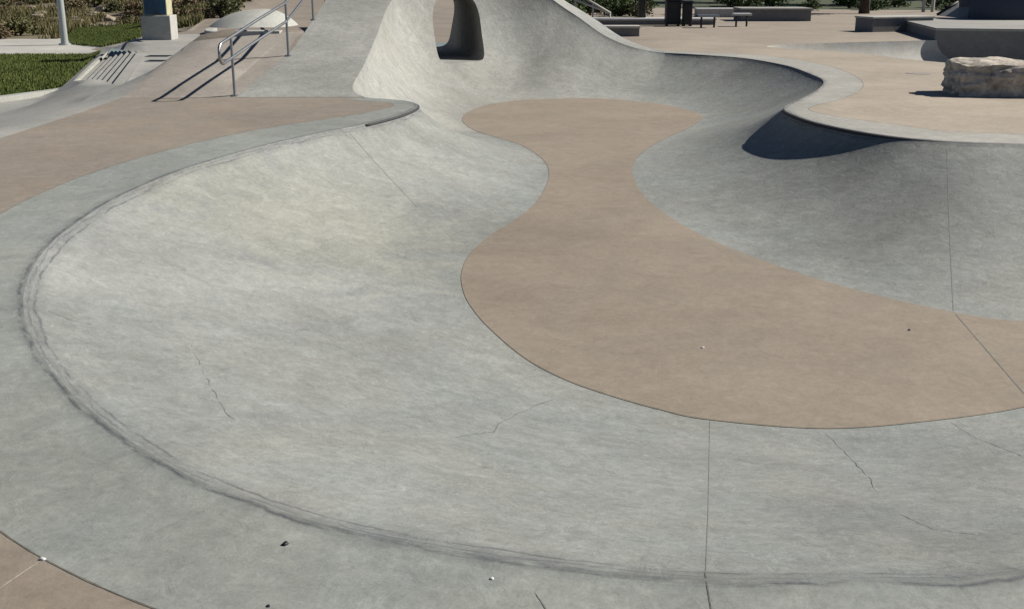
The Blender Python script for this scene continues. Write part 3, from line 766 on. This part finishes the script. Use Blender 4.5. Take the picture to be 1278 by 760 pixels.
block('grind_ledge', 1076, 1166, 40, 0.42, 0.95, M['grey'], 'tan and grey grind ledge with pale cap beyond the pocket bowl', 'ledge', radians(19), (.03, .06, M['pale']))
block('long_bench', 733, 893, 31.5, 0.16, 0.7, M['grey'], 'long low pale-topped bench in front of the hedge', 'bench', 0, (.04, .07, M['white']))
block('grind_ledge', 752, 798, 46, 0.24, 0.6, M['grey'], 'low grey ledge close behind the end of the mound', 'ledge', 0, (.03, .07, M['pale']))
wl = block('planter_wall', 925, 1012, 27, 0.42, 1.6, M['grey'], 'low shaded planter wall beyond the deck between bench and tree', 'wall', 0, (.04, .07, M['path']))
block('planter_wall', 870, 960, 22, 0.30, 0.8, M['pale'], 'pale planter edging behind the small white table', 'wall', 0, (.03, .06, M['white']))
# post, bins, tables
pb = P(800.5, 30.5); po = empty('steel_post', tuple(pb)); tag(po, 'dark brown square steel post standing beside the long bench', 'post')
bm = bmesh.new(); add_box(bm, (0, 0, 1.6), (.26, .26, 3.2), .02); bm_obj('shaft', bm, M['brownm'], po)
bm = bmesh.new(); add_box(bm, (0, 0, .03), (.42, .42, .06), .01); bm_obj('base_plate', bm, M['brownm'], po)
bm = bmesh.new(); add_box(bm, (0, 0, 3.23), (.34, .34, .06), .01); bm_obj('cap', bm, M['brownm'], po)
def bin_(px, py, wd, h, label):
    p = P(px, py); r = empty('litter_bin', tuple(p)); tag(r, label, 'litter bin', 'litter bins beside the long bench')
    bm = bmesh.new(); add_box(bm, (0, 0, h / 2 + .04), (wd, .5, h - .08), .03); bm_obj('body', bm, M['darkm'], r)
    bm = bmesh.new(); add_box(bm, (0, 0, h + .04), (wd + .06, .56, .08), .03); bm_obj('lid', bm, M['darkm'], r)
    bm = bmesh.new(); add_box(bm, (0, -.255, h * .8), (wd * .6, .02, .12), .005); bm_obj('opening', bm, M['brownm'], r)
    for x in (-1, 1):
        bm = bmesh.new(); add_box(bm, (x * wd * .4, 0, .04), (.06, .4, .10)); bm_obj('foot', bm, M['darkm'], r)
bin_(839, 32.5, .52, .86, 'wide black litter bin next to a narrower one')
bin_(857, 33, .30, .80, 'narrow black litter bin next to a wider one')
def table(px, py, wd, h, m, label, name='bench_seat'):
    p = P(px, py); r = empty(name, tuple(p)); tag(r, label, 'table')
    bm = bmesh.new(); add_box(bm, (0, 0, h), (wd, .45, .07), .01); bm_obj('top', bm, m, r)
    for x in (-1, 1):
        bm = bmesh.new(); add_tube(bm, [(x * wd * .3, 0, -.02), (x * wd * .3, 0, h - .03)], .035, 8); bm_obj('leg', bm, M['darkm'], r)
table(883, 35, .75, .40, M['steel'], 'small grey-topped table beside the litter bins', 'low_table')
table(925, 33.5, .62, .42, M['white'], 'small white-topped table before the planter wall', 'low_table')
# pale posts
for k, px in enumerate((1152, 1163.5)):
    p = P(px, 15.5); bm = bmesh.new(); add_tube(bm, [(0, 0, -.05), (0, 0, 1.05), (0, 0, 1.1)], [.08, .08, .05], 12)
    o = bm_obj('bollard', bm, M['pale'], None, True, 50); o.location = tuple(p); tag(o, 'slim pale bollard beyond the grind ledge', 'bollard', 'pair of pale bollards')

# ------------------------------------------------------------------ vegetation
def leaf_blob(bm, c, rad, n, size, rng, squash=1.0):
    for _ in range(n):
        d = Vector((rng.gauss(0, 1), rng.gauss(0, 1), rng.gauss(0, 1))).normalized() * rad * (rng.random() ** 0.45); d.z *= squash
        p = c + d; nn = Vector((rng.gauss(0, 1), rng.gauss(0, 1), rng.gauss(0, 1) + .5)).normalized()
        a = nn.orthogonal().normalized(); b = nn.cross(a); s_ = size * rng.uniform(.6, 1.3)
        v = [bm.verts.new(p + a * s_), bm.verts.new(p + b * s_ * .55), bm.verts.new(p - a * s_), bm.verts.new(p - b * s_ * .55)]
        bm.faces.new(v)
def shrub_mesh(seed, n=700, sz=.05):
    rng = random.Random(seed); bm = bmesh.new()
    for k in range(8):
        a = rng.uniform(0, 2 * pi); r = rng.uniform(0, .38)
        leaf_blob(bm, Vector((cos(a) * r, sin(a) * r, rng.uniform(.18, .48))), rng.uniform(.18, .32), n // 8, sz, rng, .8)
    me = bpy.data.meshes.new('foliage'); bm.to_mesh(me); bm.free(); return me
def stem_mesh(seed):
    rng = random.Random(seed); bm = bmesh.new()
    for k in range(7):
        a = rng.uniform(0, 2 * pi); e = Vector((cos(a) * .3, sin(a) * .3, rng.uniform(.35, .6))); add_tube(bm, [(0, 0, -.05), e * .5, e], [.02, .013, .006], 5)
    me = bpy.data.meshes.new('stem'); bm.to_mesh(me); bm.free(); return me
SH = [shrub_mesh(k) for k in range(5)]; ST = [stem_mesh(k) for k in range(2)]
for m_ in ST: m_.materials.append(M['bark'])
def coloured(me, m_):
    c = me.copy(); c.materials.append(M[m_]); return c
SHC = {c: [coloured(m_, c) for m_ in SH] for c in ('leafo', 'leafb', 'leafd')}
def shrub(x, y, sx, sz, c, label, group, rng):
    r = empty('shrub', (x, y, G(x, y) - .03), rng.uniform(0, 6.3)); r.scale = (sx, sx, sz); tag(r, label, 'shrub', group)
    link(bpy.data.objects.new('foliage', rng.choice(SHC[c])), r); link(bpy.data.objects.new('stem', rng.choice(ST)), r)
rng = random.Random(11)
for k in range(170):
    px = rng.uniform(-60, 345); Y = 44 + 30 * rng.random() ** 1.3
    if px > 215: Y = max(Y, 48)
    x = (px - 639) / FPX * Y * 1.05
    if inside((x, Y), zone_polys['lawn_far']): continue
    if 74 < px < 192 and Y < 59: continue
    if inside((x, Y), zone_polys['grey_walk']) or hypot(x - hc.x, Y - hc.y - HY) < 3.0: continue
    c = 'leafb' if rng.random() < .42 else 'leafo'
    s_ = rng.uniform(.8, 1.7)
    shrub(x, Y, s_, s_ * rng.uniform(.55, .9), c, ('large' if s_ > 1.3 else 'small') + (' dry brown' if c == 'leafb' else ' olive green') + ' shrub on the dry bank beyond the lawn', ('large ' if s_ > 1.3 else 'small ') + ('dry brown bank shrubs' if c == 'leafb' else 'olive bank shrubs'), rng)
for k in range(26):    # dark hedge at the crest of the bank
    px = -40 + k * 16 + rng.uniform(-4, 4); Y = rng.uniform(74, 82); x = (px - 639) / FPX * Y * 1.05
    shrub(x, Y, rng.uniform(1.8, 2.6), rng.uniform(1.5, 2.3), 'leafd', 'dark green bush along the crest of the dry bank', 'dark bushes on the bank crest', rng)
for k in range(34):    # hedge behind mound and bench
    px = rng.uniform(655, 790); Y = rng.uniform(48, 60); x = (px - 639) / FPX * Y * 1.05
    shrub(x, Y, rng.uniform(1.0, 1.6), rng.uniform(.7, 1.3), 'leafd' if rng.random() < .6 else 'leafo', 'leafy shrub in the planting behind the mound and long bench', 'shrubs behind the long bench', rng)
for k in range(30):
    px = rng.uniform(860, 1290); Y = rng.uniform(56, 68); x = (px - 639) / FPX * Y * 1.05
    shrub(x, Y, rng.uniform(1.1, 2.0), rng.uniform(.7, 1.5), 'leafd', 'dark shrub under the trees beyond the deck', 'shrubs under the far trees', rng)
# stones in the bank
RM = [rock_mesh('stone', (1, .9, .7), 20 + k, 5, .35, .2) for k in range(4)]
for m_ in RM: m_.materials.append(M['stone'])
for k in range(40):
    px = rng.uniform(86, 176); Y = rng.uniform(52.5, 60); x = (px - 639) / FPX * Y * 1.05
    o = link(bpy.data.objects.new('stone', rng.choice(RM))); s_ = rng.uniform(.2, .6); o.scale = (s_, s_, s_ * rng.uniform(.5, 1)); o.location = (x, Y, G(x, Y) - .03); o.rotation_euler = (0, 0, rng.uniform(0, 6))
    tag(o, ('large' if s_ > .4 else 'small') + ' pale tan stone on the dry bank behind the far lawn', 'stone', ('large' if s_ > .4 else 'small') + ' stones on the dry bank')
# trees
def tree_meshes(seed, h=6.5, cr=2.2):
    rng = random.Random(seed); bt_ = bmesh.new(); bl = bmesh.new()
    add_tube(bt_, [(0, 0, -.2), (.04, 0, 1.0), (-.03, .05, 2.4), (.05, 0, h * .75)], [.26, .2, .16, .05], 10)
    for k in range(9):
        a = rng.uniform(0, 2 * pi); z0 = rng.uniform(1.9, h * .6); e = Vector((cos(a) * cr * .7, sin(a) * cr * .7, z0 + rng.uniform(.8, 1.8)))
        add_tube(bt_, [Vector((0, 0, z0)), Vector((0, 0, z0)).lerp(e, .5) + Vector((0, 0, .15)), e], [.08, .05, .02], 6)
        leaf_blob(bl, e, rng.uniform(.8, 1.2), 420, .10, rng, .8)
    for k in range(6): leaf_blob(bl, Vector((rng.uniform(-1, 1), rng.uniform(-1, 1), h * rng.uniform(.6, .95))), rng.uniform(.8, 1.2), 380, .10, rng)
    A = bpy.data.meshes.new('trunk'); bt_.to_mesh(A); bt_.free(); A.materials.append(M['bark']); A.polygons.foreach_set('use_smooth', [True] * len(A.polygons))
    B = bpy.data.meshes.new('crown'); bl.to_mesh(B); bl.free(); B.materials.append(M['leafd']); return A, B
TM = [tree_meshes(k) for k in (3, 4)]
for k, (px, py, lab) in enumerate([(1078, 17.5, 'dark-trunked leafy tree directly behind the grind ledge'), (1012, 9, 'leafy tree behind the end of the shaded planter wall'), (1120, 6, 'leafy tree behind the pale bollards'), (945, 4, 'leafy tree behind the pale planter edging'), (775, 8, 'leafy tree in the planting behind the long bench'), (1215, 1, 'leafy tree on the grass beyond the dark quarter pipe'), (360, 2, 'leafy tree on the bank behind the rounded hump')]):
    p = P(px, py); A, B = TM[k % 2]; r = empty('tree', (p.x, p.y, G(p.x, p.y)), k * 1.3); r.scale = (1, 1, 1.0); tag(r, lab, 'tree')
    link(bpy.data.objects.new('trunk', A), r); link(bpy.data.objects.new('crown', B), r)
# pale sloping stair rails in front of the planting
def stair_rail(a_, b_, Y, label):
    p, q = PY(*a_, Y), PY(*b_, Y); d = q - p; e = q + d * 0.6
    r = empty('stair_rail', (p.x, Y, 0)); tag(r, label, 'handrail')
    for dz in (0.0, -0.28):
        bm = bmesh.new(); add_tube(bm, [p + Vector((0, 0, dz if p.z + dz > .05 else 0)), e + Vector((0, 0, dz))], .045, 8); o = bm_obj('rail_bar', bm, M['pale'], r, True); local(o, r)
    for t in (0.03, 0.75, 1.5):
        c = p + d * t; bm = bmesh.new(); add_tube(bm, [Vector((c.x, c.y, -.05)), c], .04, 8); o = bm_obj('post', bm, M['pale'], r, True); local(o, r)
stair_rail((735, 22), (700, 2), 41.0, 'pale sloping stair rail close behind the flank of the mound')
stair_rail((762, 17), (733, 0), 44.5, 'second pale sloping stair rail, nearer the hedge and dark post')
# house beyond the bank
hx, hy = -36, 104; hz = G(hx, hy); hs = empty('house', (hx, hy, hz), radians(8)); tag(hs, 'low white house beyond the dark bushes on the bank', 'house')
bm = bmesh.new(); add_box(bm, (0, 0, 1.4), (11, 7, 2.9)); bm_obj('wall', bm, M['white'], hs)
bm = bmesh.new(); q = [bm.verts.new(v) for v in ((-6, -4, 2.85), (6, -4, 2.85), (6, 4, 2.85), (-6, 4, 2.85), (-6, 0, 4.8), (6, 0, 4.8))]
for f in ((0, 1, 5, 4), (2, 3, 4, 5), (0, 4, 3), (1, 2, 5), (0, 3, 2, 1)): bm.faces.new([q[i] for i in f])
bm_obj('roof', bm, M['brownm'], hs)
for x in (-3.6, -1.2, 3.4):
    bm = bmesh.new(); add_box(bm, (x, -3.52, 1.5), (1.1, .08, 1.2)); bm_obj('window', bm, M['darkm'], hs)
bm = bmesh.new(); add_box(bm, (1.1, -3.52, 1.0), (.95, .08, 2.0)); bm_obj('door', bm, M['bluep'], hs)
# grass blades
def grass(zone_, n, name, label, m_, h=.07, wv=.014, box=None):
    tree = bvh_of([ZO[zone_]]); vs, fs = [], []; rng = random.Random(5)
    x0, x1, y0, y1 = box; tries = 0
    while len(fs) < n and tries < n * 12:
        tries += 1
        x, y = rng.uniform(x0, x1), rng.uniform(y0, y1)
        p, *_ = tree.ray_cast(Vector((x, y, 20)), Vector((0, 0, -1)))
        if p is None: continue
        if h > .1 and noise.noise(Vector((x * .25, y * .25, 3))) < -.12: continue
        a = rng.uniform(0, 6.3); z = p.z; hh = h * rng.uniform(.5, 1.5); i = len(vs)
        vs += [(x - cos(a) * wv, y - sin(a) * wv, z - .005), (x + cos(a) * wv, y + sin(a) * wv, z - .005), (x + rng.uniform(-.5, .5) * h, y + rng.uniform(-.5, .5) * h, z + hh)]; fs.append((i, i + 1, i + 2))
    o = mesh_obj(name, vs, fs, m_); tag(o, label, 'grass', kind='stuff')
grass('lawn_near', 90000, 'grass', 'short green grass on the lawn beside the steps', M['blade'], .07, .014, (-17, -8.5, 18, 36))
grass('lawn_far', 90000, 'grass', 'short green grass on the lawn around the lamp post', M['blade'], .08, .016, (-23, -8, 30, 55))
grass('dirt_left', 150000, 'dry_grass', 'dry straw and olive grass covering the bank', M['straw'], .28, .03, (-44, -8, 40, 84))
# ------------------------------------------------------------------ litter on the concrete
def pebble(px, py, s_, m_, label):
    p, nn = hit(px, py); o = link(bpy.data.objects.new('pebble', rock_mesh('pebble', (s_, s_ * .7, s_ * .5), px, 3, .2, .2))); o.data.materials.append(m_)
    o.location = p + Vector((0, 0, -.002)); o.rotation_euler = (0, 0, px); tag(o, label, 'pebble')
pebble(877, 434, .024, M['white'], 'tiny white pebble on the tan bowl floor')
pebble(614, 722, .016, M['white'], 'tiny white pebble on the grey band at the bowl edge')
pebble(356, 679, .024, M['darkm'], 'small dark scrap of debris on the grey band')
pebble(335, 756, .014, M['darkm'], 'tiny dark crumb on the grey band close to the joint')
pebble(1135, 412, .026, M['darkm'], 'tiny dark speck on the tan bowl floor')
pebble(53, 698, .022, M['white'], 'white mortar chip at the joint between tan slab and grey band')
